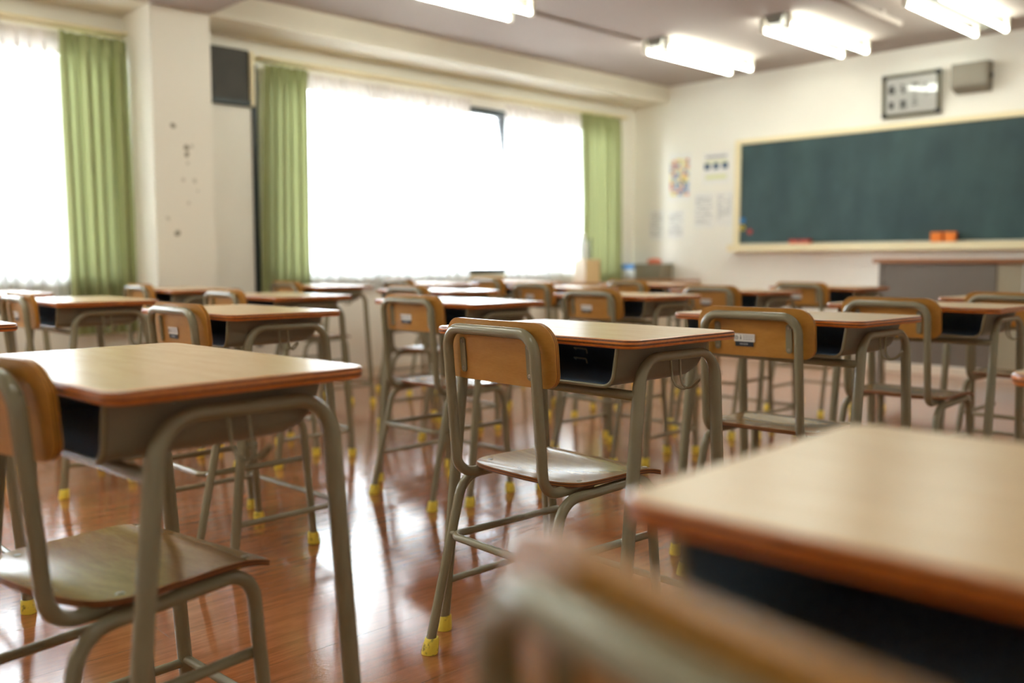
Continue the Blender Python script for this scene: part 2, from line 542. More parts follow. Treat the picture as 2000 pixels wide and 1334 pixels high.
# flat panel beside the pillar, dark edge strip next to the curtain
bm = bmesh.new(); box(bm, XW, XW + 0.03, 2.745, 3.225, 0.0, 1.94)
struct('trim_4', bm, M_wall)
bm = bmesh.new(); box(bm, XW, XW + 0.05, 3.228, 3.262, 0.30, 2.235)
struct('trim_5', bm, M_dark)
bm = bmesh.new(); box(bm, XP, XR, YF - 0.014, YF, 0.0, 0.076, 0.004)
struct('baseboard_front', bm, M_base)
bm = bmesh.new(); box(bm, XW, XW + 0.014, YB, 2.37, 0.0, 0.076); box(bm, XW, XW + 0.014, 3.265, YF - 0.014, 0.0, 0.076)
struct('baseboard_left', bm, M_base)

def window(name, y0, y1, mull):
    w_ = empty(name, (XW - 0.1, (y0 + y1) / 2, WZ0), kind='structure')
    def put(nm, bm_, mat, par):
        bmesh.ops.translate(bm_, verts=bm_.verts[:], vec=-Vector(w_.location))
        return finish(nm, bm_, mat, par, smooth=0)
    bm = bmesh.new()
    xa, xb = XW - 0.14, XW - 0.06
    box(bm, xa, xb, y0, y1, WZ0, WZ0 + 0.05); box(bm, xa, xb, y0, y1, WZ1 - 0.05, WZ1)
    box(bm, xa, xb, y0, y0 + 0.04, WZ0 + 0.05, WZ1 - 0.05); box(bm, xa, xb, y1 - 0.04, y1, WZ0 + 0.05, WZ1 - 0.05)
    for y in mull:
        box(bm, xa, xb, y - 0.022, y + 0.022, WZ0 + 0.05, WZ1 - 0.05)
    put('window_frame', bm, M_dark, w_)
    ed = [y0 + 0.04] + [q for y in mull for q in (y - 0.022, y + 0.022)] + [y1 - 0.04]
    for a, b in zip(ed[::2], ed[1::2]):
        bm = bmesh.new(); box(bm, XW - 0.104, XW - 0.098, a, b, WZ0 + 0.05, WZ1 - 0.05)
        put('window_pane', bm, M_glass, w_)
    bm = bmesh.new(); box(bm, XW - 0.06, XW + 0.02, y0, y1, WZ0 - 0.025, WZ0 - 0.0, 0.004)
    put('window_sill', bm, M_cream, w_)
window('window_1', WY0, WY1, (4.30, 5.24, 6.25))
window('window_2', LY0, LY1, (-0.7, 0.35, 1.35))

# ------------------------------------------------------------------ curtains
def curtain(name, y0, y1, b0, b1, ztop, zbot, n, amp, mat, label, group, seed, band=None, nu=None, xoff=0.085, lean=0.0):
    rnd = random.Random(seed)
    nu = nu or n * 10
    ph = [rnd.uniform(-0.9, 0.9) for _ in range(n + 2)]
    am = [rnd.uniform(0.55, 1.15) for _ in range(n + 2)]
    nv = 26
    bm = bmesh.new()
    g = []
    for i in range(nv + 1):
        s = i / nv
        z = ztop + (zbot - ztop) * s
        ya, yb = y0 + (b0 - y0) * s, y1 + (b1 - y1) * s
        row = []
        for j in range(nu + 1):
            u = j / nu
            k = u * n
            q = int(k); fr = k - q
            p_ = ph[q] * (1 - fr) + ph[min(q + 1, n)] * fr
            a_ = (am[q] * (1 - fr) + am[min(q + 1, n)] * fr) * amp
            pinch = min(1.0, s / 0.10)
            x = a_ * (0.45 + 0.55 * pinch) * math.sin(2 * PI * k + p_ * s)
            x += (1 - pinch) * amp * 0.25 * math.sin(2 * PI * k * 2)
            x += amp * 0.25 * math.sin(2 * PI * k * 0.37 + seed)
            dy = 0.25 * (yb - ya) / n * math.sin(2 * PI * k * 2 + p_) * pinch
            row.append(bm.verts.new((XW + xoff + x, ya + (yb - ya) * u + dy, z)))
        g.append(row)
    for i in range(nv):
        for j in range(nu):
            f = bm.faces.new((g[i][j], g[i][j + 1], g[i + 1][j + 1], g[i + 1][j]))
            if band and (ztop - (ztop - zbot) * (i + 0.5) / nv) > ztop - band:
                f.material_index = 1
    o = finish(name, bm, mat, smooth=180)
    return tag(o, label, 'curtain', group)

ZT = 2.243
curtain('green_curtain', 3.30, 3.655, 3.25, 3.66, ZT, 0.45, 6, 0.040, M_green, 'gathered green curtain beside the dark vent panel and pillar', 'green curtains', 3)
curtain('green_curtain', 6.56, 7.14, 6.60, 7.15, ZT + 0.02, 0.45, 8, 0.036, M_green, 'gathered green curtain next to the corner with the blackboard wall', 'green curtains', 5)
curtain('green_curtain', 1.965, 2.355, 1.99, 2.36, ZT, 0.45, 6, 0.046, M_green, 'darker folded green curtain on the near side of the pillar', 'green curtains', 8)
curtain('sheer_curtain', 3.665, 5.215, 3.665, 5.215, ZT - 0.01, 0.68, 15, 0.022, [M_sheer, M_sheerband], 'wide white sheer curtain between the green curtain and the bare strip of glass', 'white sheer curtains', 11, band=0.10, xoff=0.05)
curtain('sheer_curtain', 5.62, 6.66, 5.62, 6.66, ZT, 0.68, 11, 0.020, [M_sheer, M_sheerband], 'narrow white sheer curtain between the bare strip of glass and the corner curtain', 'white sheer curtains', 12, band=0.10, xoff=0.05)
curtain('sheer_curtain', -1.66, 2.0, -1.66, 2.02, ZT, 0.68, 26, 0.024, [M_sheer, M_sheerband], 'white sheer curtain on the window on the near side of the pillar', 'white sheer curtains', 13, band=0.10, xoff=0.05)
for y0, y1, lb in ((3.265, 7.22, 'cream curtain rail above the window nearest the blackboard wall'), (-1.72, 2.365, 'cream curtain rail above the window on the near side of the pillar')):
    bm = bmesh.new(); box(bm, XW, XW + 0.03, y0, y1, ZT + 0.03, ZT + 0.055, 0.003)
    box(bm, XW + 0.03, XW + 0.105, y0, y1, ZT + 0.035, ZT + 0.05, 0.003)
    tag(finish('curtain_rail', bm, M_cream), lb, 'curtain rail', 'curtain rails')

# ------------------------------------------------------------------ dark vent panel beside the pillar
t = empty('ventilation_panel', (XW, 3.08, 1.95), label='dark square vent panel high on the wall between the pillar and green curtain', cat='vent panel')
bm = bmesh.new(); box(bm, 0.0, 0.05, -0.33, 0.125, 0.03, 0.37); finish('panel_board', bm, M_vent, t, 0)
bm = bmesh.new(); box(bm, 0.0, 0.075, 0.126, 0.152, 0.0, 0.36, 0.003); finish('side_trim', bm, M_cream, t, 0)
bm = bmesh.new(); box(bm, 0.0, 0.075, -0.33, 0.125, 0.0, 0.029, 0.003); finish('bottom_ledge', bm, M_dark, t, 0)
bm = bmesh.new(); box(bm, 0.051, 0.058, -0.18, -0.13, 0.07, 0.12, 0.002); finish('latch', bm, M_black, t, 0)

# ------------------------------------------------------------------ fluorescent ceiling lights
def make_light():
    r = empty('ceiling_light')
    bm = bmesh.new()
    h, L = 0.060, 0.60
    pr = [(-0.075, 0), (0.075, 0), (0.045, -h), (-0.045, -h)]
    a = [bm.verts.new((x, -L, z)) for x, z in pr]; b = [bm.verts.new((x, L, z)) for x, z in pr]
    bm.faces.new(a); bm.faces.new(b[::-1])
    for i in range(4): bm.faces.new((a[i], a[(i + 1) % 4], b[(i + 1) % 4], b[i]))
    finish('lamp_housing', bm, M_housing, r, 0)
    for s in (-1, 1):
        bm = bmesh.new(); tube(bm, [(s * 0.10, -0.565, -0.082), (s * 0.10, 0.565, -0.082)], 0.0165, 14)
        finish('fluorescent_tube', bm, M_tube, r, 40)
        for e in (-1, 1):
            bm = bmesh.new(); box(bm, s * 0.10 - 0.018, s * 0.10 + 0.018, e * 0.583 - 0.016, e * 0.583 + 0.016, -0.104, -0.0, 0.004)
            finish('tube_socket', bm, M_white, r, 0)
    return r
lamp = make_light()
LP = [(-4.40, 6.33, 'lit twin tube ceiling light nearest the corner, in front of the windows'),
      (-3.43, 6.38, 'lit twin tube ceiling light above the left end of the blackboard'),
      (-2.46, 6.42, 'lit twin tube ceiling light above the framed writing and speaker'),
      (-4.42, 3.76, 'lit twin tube ceiling light cut by the top edge, near the window beam'),
      (-2.46, 3.90, 'added unseen ceiling light, over the middle of the room'),  # from here down: unseen lights, added to brighten the room
      (-0.40, 3.90, 'added unseen ceiling light, over the right side of the room'),
      (-4.42, 0.60, 'added unseen ceiling light, over the rear row beside the windows'),
      (-2.46, 0.60, 'added unseen ceiling light, over the rear middle of the room'),
      (-0.40, 0.60, 'added unseen ceiling light, over the rear right of the room'),
      (-3.43, 0.60, 'added unseen ceiling light, over the rear row left of the middle'),
      (-4.42, -1.45, 'added unseen ceiling light, by the back wall near the windows'),
      (-2.46, -1.45, 'added unseen ceiling light, by the back wall in the middle')]
for i, (x, y, lb) in enumerate(LP):
    o = lamp if i == 0 else copy_tree(lamp)
    o.location = (x, y, ZC)
    tag(o, lb, 'ceiling light', 'fluorescent ceiling lights')
bm = bmesh.new(); box(bm, -4.545, -4.515, 4.38, 5.72, ZC - 0.018, ZC, 0.003)
tag(finish('cable_duct', bm, M_ceil, smooth=0), 'thin cable duct on the ceiling joining two lights near the windows', 'cable duct')
bm = bmesh.new(); tube(bm, [(-2.87, 2.80, ZC - 0.045), (-2.87, 6.47, ZC - 0.045)], 0.024, 12)
for y in (3.4, 4.9, 6.2): box(bm, -2.885, -2.855, y - 0.02, y + 0.02, ZC - 0.03, ZC)
tag(finish('ceiling_pole', bm, M_ceil, smooth=40), 'unlit pale round pole fixed under the ceiling between two lit lights', 'pole')

# ------------------------------------------------------------------ school desk (origin: floor, middle of the pupil's edge; depth along +Y)
DW, DD, DH = 0.60, 0.392, 0.744
def at(bm, M):
    bmesh.ops.transform(bm, matrix=M, verts=bm.verts[:]); return bm

def foot_cap(parent, x, y, dx=0, dy=0, mat=None):
    bm = bmesh.new()
    lathe(bm, [(0.0165, 0.0), (0.0192, 0.001), (0.0192, 0.006), (0.0165, 0.034), (0.0145, 0.0365)], x, y, 14)
    for v in bm.verts:
        v.co.x += dx * v.co.z; v.co.y += dy * v.co.z
    return finish('foot_cap', bm, mat or M_cap, parent, 50)

def make_desk():
    r = empty('school_desk')
    # top board: laminate face, rounded plywood edge in bands
    bm = bmesh.new()
    prof = [(-0.004, 0.0, 0), (-0.0012, -0.0012, 1), (0.0, -0.0045, 2), (0.0, -0.0085, 1), (0.0, -0.0125, 2), (-0.001, -0.0155, 1), (-0.004, -0.018, 1)]
    loops = []
    for inset, dz, _ in prof:
        loops.append([bm.verts.new((x, y + DD / 2, DH + dz)) for x, y in rrect(DW + 2 * inset, DD + 2 * inset, 0.032 + inset, 6)])
    for k in range(len(loops) - 1):
        A, B = loops[k], loops[k + 1]
        for i in range(len(A)):
            j = (i + 1) % len(A)
            bm.faces.new((A[i], B[i], B[j], A[j])).material_index = prof[k + 1][2] if k else 1
    bm.faces.new(loops[0]).material_index = 0
    bm.faces.new(loops[-1][::-1]).material_index = 1
    top = finish('desktop', bm, [M_top, M_edge1, M_edge2], r, 30)
    for p in top.data.polygons:
        if len(p.vertices) > 4: p.use_smooth = False
    # open book tray: a thin steel trough under the top
    bm = bmesh.new()
    def sect(hw_t, hw_b, zt, zb, rad, y):
        pts = fillet([(-hw_t, y, zt), (-hw_b, y, zb), (hw_b, y, zb), (hw_t, y, zt)], rad, 6)
        return pts
    zt, zb = DH - 0.0185, 0.645
    ys = [(0.016, 0.0), (0.22, 0.0), (0.285, 0.002), (0.312, 0.012), (0.330, 0.035), (0.336, 0.06)]
    outer = [[bm.verts.new(p) for p in sect(0.254, 0.242, zt, zb + up_, 0.030 - 0.3 * min(up_, 0.05), y)] for y, up_ in ys]
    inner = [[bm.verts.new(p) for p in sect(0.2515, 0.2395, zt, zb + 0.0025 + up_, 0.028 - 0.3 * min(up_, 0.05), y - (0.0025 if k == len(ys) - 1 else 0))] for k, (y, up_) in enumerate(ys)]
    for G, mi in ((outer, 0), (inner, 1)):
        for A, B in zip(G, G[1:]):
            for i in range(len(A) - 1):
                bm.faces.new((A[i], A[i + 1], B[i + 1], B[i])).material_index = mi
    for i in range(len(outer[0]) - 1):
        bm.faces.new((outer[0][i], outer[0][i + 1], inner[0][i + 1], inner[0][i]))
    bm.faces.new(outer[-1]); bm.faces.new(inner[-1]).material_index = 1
    tray = finish('book_tray', bm, [M_tray, M_tray_shade], r, 40)
    bm = bmesh.new()
    tube(bm, sect(0.253, 0.241, zt, zb + 0.0012, 0.029, 0.015), 0.0042, 8)
    lip = finish('tray_lip', bm, M_steel, tray, 60)
    # leg frames: one bent tube per side, with two rubber caps
    for s in (-1, 1):
        bm = bmesh.new()
        x = s * 0.268
        pts = fillet([(s * 0.272, 0.004, 0.015), (x, 0.074, 0.7005), (x, 0.338, 0.7005), (s * 0.272, 0.388, 0.015)], 0.062, 9)
        tube(bm, pts, [0.0140 - 0.0036 * min(1, max(0, (p.z - 0.645) / 0.05)) for p in pts], 14)
        lf = finish('leg_frame', bm, M_steel, r, 60)
        foot_cap(lf, s * 0.272, 0.004, 0, 0.1); foot_cap(lf, s * 0.272, 0.388, 0, -0.07)
        bm = bmesh.new(); tube(bm, [(x + s * 0.003, 0.016, 0.120), (x + s * 0.003, 0.381, 0.120)], 0.0088, 12)
        finish('side_rail', bm, M_steel, r, 60)
    bm = bmesh.new(); tube(bm, [(-0.266, 0.063, 0.626), (0.266, 0.063, 0.626)], 0.0105, 12)
    finish('cross_bar', bm, M_steel, r, 60)
    bm = bmesh.new(); tube(bm, [(-0.270, 0.379, 0.128), (0.270, 0.379, 0.128)], 0.0088, 12)
    finish('foot_rail', bm, M_steel, r, 60)
    # bag hook: one wire, two hangers, tip bent outwards
    bm = bmesh.new()
    hx = 0.270
    pts = [(hx, 0.172, 0.694), (hx + 0.002, 0.176, 0.652), (hx + 0.008, 0.180, 0.638), (hx + 0.022, 0.186, 0.631), (hx + 0.036, 0.194, 0.638), (hx + 0.047, 0.202, 0.652),
           (hx + 0.050, 0.207, 0.655), (hx + 0.046, 0.208, 0.649), (hx + 0.033, 0.206, 0.636), (hx + 0.019, 0.206, 0.630), (hx + 0.007, 0.206, 0.638), (hx + 0.002, 0.206, 0.652), (hx, 0.204, 0.694)]
    tube(bm, fillet(pts, 0.012, 3), 0.0026, 8)
    finish('bag_hook', bm, M_steel, r, 60)
    return r

# ------------------------------------------------------------------ school chair (origin: floor, middle of the back posts; faces +Y)
def make_sticker(parent, lean_at):
    bm = bmesh.new()
    W, H = 0.062, 0.0345
    box(bm, -W / 2, W / 2, 0, 0.0006, 0.013, H, mi=0)
    box(bm, -W / 2 + 0.003, W / 2 - 0.004, 0, 0.0006, 0.0, 0.0128, mi=1)
    def q(x0, x1, z0, z1, mi): box(bm, x0, x1, -0.0003, 0.0, z0, z1, mi=mi)
    tube(bm, [(-0.024 + 0.0048 * math.cos(a * PI / 8), -0.0002, 0.0235 + 0.0048 * math.sin(a * PI / 8)) for a in range(16)], 0.0008, 6, True, 1)
    q(-0.026, -0.022, 0.0228, 0.0242, 1)
    q(-0.0125, -0.0095, 0.0185, 0.026, 1); q(-0.0125, -0.0095, 0.0275, 0.030, 1)
    rnd = random.Random(4)
    for z in (0.0285, 0.0235, 0.018):
        x = -0.004
        while x < 0.026:
            wd = rnd.uniform(0.0025, 0.0065)
            q(x, min(x + wd, 0.028), z, z + 0.0026, 2); x += wd + 0.0013
    x = -0.014
    for wd in (0.002, 0.003, 0.0025, 0.003, 0.0025, 0.004):
        q(x, x + wd, 0.0045, 0.0085, 3); x += wd + 0.0014
    return finish('sticker', bm, [M_paper, M_navyblack, M_print, M_print], parent, 0)
M_navyblack = plain('black_label_band', (36, 44, 54), 0.5)

def make_chair(sticker):
    r = empty('school_chair')
    LEAN = 0.085
    lean = lambda z: -LEAN * max(0.0, z - 0.45)
    # seat: bowed rear edge, dished, front edge rolled down
    bm = bmesh.new()
    rows = []
    for k in range(13):
        a = k / 12
        v = 0.030 + 0.105 * (1 - math.cos(a * PI / 2)) if False else 0.030 + 0.105 * a * a
        hw = 0.172 * max(0.0, 1 - ((0.135 - v) / 0.105) ** 2.6) ** (1 / 2.6) if v < 0.135 else 0.172
        rows.append((v, -max(hw, 0.03), max(hw, 0.03)))
    for k in range(1, 10):
        v = 0.135 + 0.213 * k / 9
        rows.append((v, -0.172 + 0.004 * k / 9, 0.172 - 0.004 * k / 9))
    def ss(u, v, d):
        z = 0.437 - 0.010 * (1 - min(1, (u / 0.172) ** 2)) * math.sin(PI * min(1, max(0, (v - 0.02) / 0.30)))
        if v > 0.27: z -= 0.012 * ((v - 0.27) / 0.078) ** 2
        if v < 0.10: z += 0.006 * ((0.10 - v) / 0.07) ** 2
        return (u, v, z - d)
    panel(bm, rows, 14, ss, [(0.0, 1), (0.0028, 2), (0.0052, 1), (0.008, 2), (0.0105, 1)])
    seat = finish('seat', bm, [M_seat, M_seat_l, M_seat_d], r, 35)
    for x, y in ((-0.145, 0.105), (0.145, 0.105), (-0.145, 0.318), (0.145, 0.318)):
        bm = bmesh.new(); z = ss(x, y, 0)[2]
        lathe(bm, [(0.0062, z - 0.0005), (0.0062, z + 0.0006), (0.0045, z + 0.0012), (0.0012, z + 0.0004)], x, y, 12)
        finish('screw', bm, M_screw, seat, 40)
    # backrest board
    bm = bmesh.new()
    z0, z1, hw, rt_, rb_ = 0.640, 0.774, 0.174, 0.050, 0.030
    rows = []
    N = 22
    for k in range(N + 1):
        z = z0 + (z1 - z0) * (0.5 - 0.5 * math.cos(PI * k / N))
        h_ = hw
        if z < z0 + rb_: h_ = hw - rb_ + math.sqrt(max(0, rb_ ** 2 - (z0 + rb_ - z) ** 2))
        if z > z1 - rt_: h_ = hw - rt_ + math.sqrt(max(0, rt_ ** 2 - (z - z1 + rt_) ** 2))
        rows.append((z, -h_, h_))
    def bs(u, v, d):
        return (u, 0.0135 - 0.020 * (1 - (u / hw) ** 2) * 0.55 + 0.011 + lean(v) + d, v)
    panel(bm, rows, 16, bs, [(0.0, 1), (0.0026, 2), (0.0046, 1), (0.0072, 2), (0.0092, 1), (0.0115, 1)])
    back = finish('backrest', bm, [M_ply, M_ply_l, M_ply_d], r, 35)
    # fixing plates behind the board
    for s in (-1, 1):
        bm = bmesh.new()
        x = s * 0.107
        o = rrect(0.017, 0.078, 0.0083, 6)
        yb = bs(x, 0.69, 0)[1]
        A = [bm.verts.new((x + a, yb - 0.0042 + lean(0.69 + b) - lean(0.69), 0.693 + b)) for a, b in o]
        B = [bm.verts.new((x + a, yb + 0.0005 + lean(0.69 + b) - lean(0.69), 0.693 + b)) for a, b in o]
        bm.faces.new(A); bm.faces.new(B[::-1])
        for i in range(len(A)): bm.faces.new((A[i], A[(i + 1) % len(A)], B[(i + 1) % len(B)], B[i]))
        pl = finish('fixing_plate', bm, M_steel, back, 40)
        for dz in (-0.030, 0.030):
            bm = bmesh.new()
            y_ = yb - 0.0042 + lean(0.69 + dz) - lean(0.69)
            lathe(bm, [(0.0046, y_ + 0.0006), (0.0046, y_ - 0.0008), (0.0030, y_ - 0.0018), (0.0008, y_ - 0.0012)], x, 0.693 + dz, 12, axis='Y')
            finish('screw', bm, M_screw, pl, 40)
    if sticker:
        st = make_sticker(back, 0)
        zz = 0.666
        st.location = (-0.022, bs(-0.022, zz + 0.017, 0)[1] - 0.0012, zz)
        st.rotation_euler = (math.atan(LEAN), 0, 0)
    # back frame: one bent tube, feet of the posts run forward under the seat
    bm = bmesh.new()
    h, zt = 0.141, 0.752
    pts = [(-h + 0.012, 0.155, 0.416), (-h, 0.004, 0.418), (-h, lean(zt), zt), (h, lean(zt), zt), (h, 0.004, 0.418), (h - 0.012, 0.155, 0.416)]
    tube(bm, fillet(pts, [0, 0.048, 0.045, 0.045, 0.048, 0], 9), 0.0118, 14)
    finish('back_frame', bm, M_steel, r, 60)
    # side frames: rear leg, rail under the seat, front leg
    for s in (-1, 1):
        bm = bmesh.new()
        pts = fillet([(s * 0.175, -0.055, 0.015), (s * 0.162, 0.036, 0.404), (s * 0.160, 0.318, 0.415), (s * 0.170, 0.348, 0.015)], [0, 0.06, 0.05, 0], 9)
        tube(bm, pts, 0.0115, 14)
        lf = finish('leg_frame', bm, M_steel, r, 60)
        foot_cap(lf, s * 0.175, -0.055, -s * 0.033, 0.2); foot_cap(lf, s * 0.170, 0.348, -s * 0.025, -0.07)
    bm = bmesh.new()
    zs = 0.275
    pts = fillet([(-0.150, 0.333, zs), (-0.148, -0.012, zs), (0.148, -0.012, zs), (0.150, 0.333, zs)], 0.030, 8)
    tube(bm, pts, 0.0088, 12)
    for s in (-1, 1):
        tube(bm, [(s * 0.135, 0.001, zs), (s * 0.169, 0.001, zs)], 0.006, 8)
        tube(bm, [(s * 0.148, 0.331, zs), (s * 0.165, 0.331, zs)], 0.006, 8)
    finish('stretcher', bm, M_steel, r, 60)
    return r

R = math.radians
desk0 = make_desk()
COLN = {'Z': 'row right beside the windows', 'A': 'second row from the windows', 'B': 'third row from the windows', 'C': 'fourth row from the windows', 'D': 'right-hand row'}
# (pupil's left corner x, y, turn, label)
DESKS = [
    ('Z1', -5.35, 1.14, 0, 'desk cut by the left edge, under the white sheer beside the near green curtain'),
    ('Z2', -5.36, 2.12, 0, 'desk standing in front of the pillar, beside the windows'),
    ('Z3', -5.38, 3.03, 0, 'dark backlit desk in front of the green curtain by the vent panel'),
    ('Z4', -5.38, 3.93, 0, 'desk by the wide white sheer curtain, fourth along the windows'),
    ('Z5', -5.38, 4.75, 0, 'farthest desk along the windows, below the bare strip of glass'),
    ('A1', -4.25, 1.19, -1, 'desk at left before the near green curtain, its hook side showing'),
    ('A2', -4.14, 2.03, 0, 'desk in the second row from the windows, just behind the left stickered chair'),
    ('A3', -4.19, 3.00, 0, 'desk in the second row from the windows, third from the rear'),
    ('A4', -4.15, 3.95, 0, 'brightly reflecting white-topped desk, second row from the windows, fourth from the rear'),
    ('A5', -4.20, 4.87, 0, 'frontmost desk in the second row from the windows, by the corner boxes'),
    ('B0', -3.10, 0.33, 0, 'desk of which only one corner shows at the left edge'),
    ('B1', -3.066, 1.243, 2.2, 'desk with the left stickered chair, behind the big desk at left'),
    ('B2', -3.095, 2.200, 1.6, 'bright-topped desk directly behind the sharp central chair'),
    ('B3', -3.07, 3.22, 0, 'desk behind the far edge of the sharp central desk'),
    ('B4', -3.07, 4.14, 0, 'desk in the third row from the windows, second from the front'),
    ('B5', -3.03, 5.10, 0, 'frontmost desk left of the teacher desk, third row from windows'),
    ('C0', -1.713, 0.379, 3.3, 'large near desk at left with worn beige top and orange edge'),
    ('C1', -1.735, 1.411, 0.6, 'sharp central desk with bag hook and wire clips coloured white as glints in its open tray'),
    ('C2', -1.690, 2.301, -0.55, 'desk with grey reflecting top right behind the sharp central desk'),
    ('C3', -1.674, 3.222, 1.3, 'desk in front of the grey teacher desk, open tray and hook showing'),
    ('C4', -1.60, 4.06, 0, 'farthest desk at the right edge, close to the teacher desk'),
    ('D0', -0.394, 0.468, 3.0, 'blurred near desk filling the lower right, pale top'),
    ('D1', -0.45, 1.39, 0, 'desk showing only one dark rounded corner at the right edge'),
]
for i, (k, x, y, a, lb) in enumerate(DESKS):
    o = desk0 if i == 0 else copy_tree(desk0)
    o.location = (x + 0.3 * math.cos(R(a)), y + 0.3 * math.sin(R(a)), 0)
    o.rotation_euler = (0, 0, R(a))
    tag(o, lb, 'desk', 'school desks')
    if k == 'C1':
        for z, xx in ((0.686, -0.062), (0.662, -0.062)):  # wires coloured white to stand in for glints on metal
            bm = bmesh.new()
            tube(bm, fillet([(xx - 0.046, 0.300, z - 0.005), (xx - 0.040, 0.286, z), (xx, 0.286, z - 0.001), (xx + 0.003, 0.286, z - 0.012)], 0.004, 3), 0.0019, 8)
            finish('wire_clip_glint', bm, M_white, o, 60)['label'] = 'wire clip coloured white as its glint, at the back of the tray'

chair_plain = make_chair(False)
chair_st = make_chair(True)
CHAIRS = [
    ('C1', -1.445, 1.350, -2, 0, 'sharp wooden chair in the middle, plain backrest with two fixing plates'),
    ('B1', -2.700, 1.216, 1, 1, 'chair with a white and black sticker behind the big desk at left'),
    ('Z2', -5.10, 2.080, 0, 0, 'small far chair in front of the pillar, beside the windows'),
    ('Z3', -5.10, 2.990, 0, 0, 'dark backlit chair before the green curtain by the vent panel'),
    ('Z4', -5.10, 3.850, 0, 0, 'small dark chair top against the wide white sheer'),
    ('Z5', -5.10, 4.670, 0, 0, 'small dark chair top below the bare strip of glass'),
    ('A1', -3.95, 1.140, 0, 1, 'chair at the left edge with a white sticker, second row from windows'),
    ('A2', -3.86, 1.955, 0, 0, 'chair right behind the left stickered chair, second row from windows'),
    ('A3', -3.83, 2.950, 0, 0, 'chair hidden behind the stickered chair next to the sharp one'),
    ('A4', -3.86, 3.900, 0, 1, 'chair with faint sticker before the narrow sheer, second row from windows'),
    ('A5', -3.90, 4.820, 0, 0, 'chair below the blue box by the corner, second row from windows'),
    ('B2', -2.745, 2.130, 1, 1, 'stickered chair directly behind and left of the sharp central chair'),
    ('B3', -2.76, 3.160, 0, 1, 'stickered chair just above the far edge of the sharp desk'),
    ('B4', -2.75, 4.080, 0, 1, 'chair with a low sticker, second from the front in third row'),
    ('B5', -2.77, 5.040, 0, 1, 'frontmost chair under the blackboard, left of the teacher desk'),
    ('C0', -1.418, 0.357, 10, 0, 'near chair cut by the left edge, glossy seat with a white glare'),
    ('C2', -1.363, 2.230, 3, 1, 'chair right of the sharp desk, sticker with symbols and black band'),
    ('C3', -1.40, 3.150, 0, 0, 'chair in front of the grey teacher desk, backrest half hidden by a desktop'),
    ('C4', -1.29, 3.990, 0, 0, 'chair cut by the right edge, farthest in the fourth row'),
    ('D0', -0.170, 0.284, -12, 0, 'strongly blurred chair back in the lower right corner, closest to the viewer'),
]
used = {0: False, 1: False}
for k, x, y, a, s, lb in CHAIRS:
    src = chair_st if s else chair_plain
    o = copy_tree(src) if used[s] else src
    used[s] = True
    o.location = (x, y, 0)
    o.rotation_euler = (0, 0, R(a))
    tag(o, lb, 'chair', 'school chairs')

# ------------------------------------------------------------------ front wall: blackboard
BX0, BX1, BZ0, BZ1 = -4.70, -1.10, 1.055, 1.942
bb = empty('blackboard', ((BX0 + BX1) / 2, YF, BZ0), label='wide dark green blackboard with cream wooden frame on the front wall', cat='blackboard')
def rel(bm, o): bmesh.ops.translate(bm, verts=bm.verts[:], vec=-Vector(o.location)); return bm
bm = bmesh.new(); box(bm, BX0, BX1, YF - 0.02, YF, BZ0, BZ1)
finish('writing_surface', rel(bm, bb), M_board, bb, 0)
bm = bmesh.new()
box(bm, BX0 - 0.058, BX1 + 0.058, YF - 0.036, YF, BZ1, BZ1 + 0.044, 0.004)
box(bm, BX0 - 0.058, BX0, YF - 0.036, YF, BZ0 - 0.02, BZ1, 0.004)
box(bm, BX1, BX1 + 0.058, YF - 0.036, YF, BZ0 - 0.02, BZ1, 0.004)
finish('board_frame', rel(bm, bb), M_cream, bb, 0)
bm = bmesh.new()
box(bm, BX0 - 0.075, BX1 + 0.075, YF - 0.115, YF, BZ0 - 0.075, BZ0 - 0.022, 0.008)
box(bm, BX0 - 0.075, BX1 + 0.075, YF - 0.115, YF - 0.105, BZ0 - 0.024, BZ0 - 0.012, 0.002)
finish('chalk_tray', rel(bm, bb), M_cream, bb, 0)
TZ = BZ0 - 0.021
def small(name, bm, mat, label, cat, group=None, smooth=0):
    return tag(finish(name, bm, mat, smooth=smooth), label, cat, group)
for x0, x1, m1, lb in ((-4.165, -4.08, M_pink, 'reddish blackboard eraser lying left on the chalk tray'), (-4.06, -3.975, M_pink, 'reddish blackboard eraser lying beside another, toward the middle of the tray')):
    e = empty('blackboard_eraser', ((x0 + x1) / 2, YF - 0.066, TZ), label=lb, cat='eraser', group='blackboard erasers')
    bm = bmesh.new(); box(bm, -0.042, 0.042, -0.026, 0.026, 0, 0.026, 0.003); finish('felt_pad', bm, M_pink, e, 0)
    bm = bmesh.new(); box(bm, -0.043, 0.043, -0.027, 0.027, 0.026, 0.046, 0.003); finish('handle_block', bm, M_red, e, 0)
for x0, lb in ((-2.962, 'upright orange eraser on the chalk tray, the left of the pair'), (-2.862, 'upright orange eraser on the chalk tray, the right of the pair')):
    e = empty('blackboard_eraser', (x0 + 0.042, YF - 0.060, TZ), label=lb, cat='eraser', group='blackboard erasers')
    bm = bmesh.new(); box(bm, -0.042, 0.042, -0.026, 0.008, 0, 0.085, 0.004); finish('felt_pad', bm, M_orange, e, 0)
    bm = bmesh.new(); box(bm, -0.043, 0.043, 0.008, 0.026, 0, 0.086, 0.003); finish('handle_block', bm, M_red, e, 0)
for x, mt, lb in ((-4.27, M_paper, 'white chalk stick lying near the left end of the tray'), (-3.13, M_pink, 'pink chalk stick lying left of the orange erasers'), (-2.24, M_paper, 'white chalk stick on the tray right of the orange erasers')):
    bm = bmesh.new(); tube(bm, [(x - 0.035, YF - 0.06, TZ + 0.0065), (x + 0.035, YF - 0.064, TZ + 0.0065)], [0.006, 0.0048], 10)
    small('chalk_stick', bm, mt, lb, 'chalk', 'chalk sticks', 40)
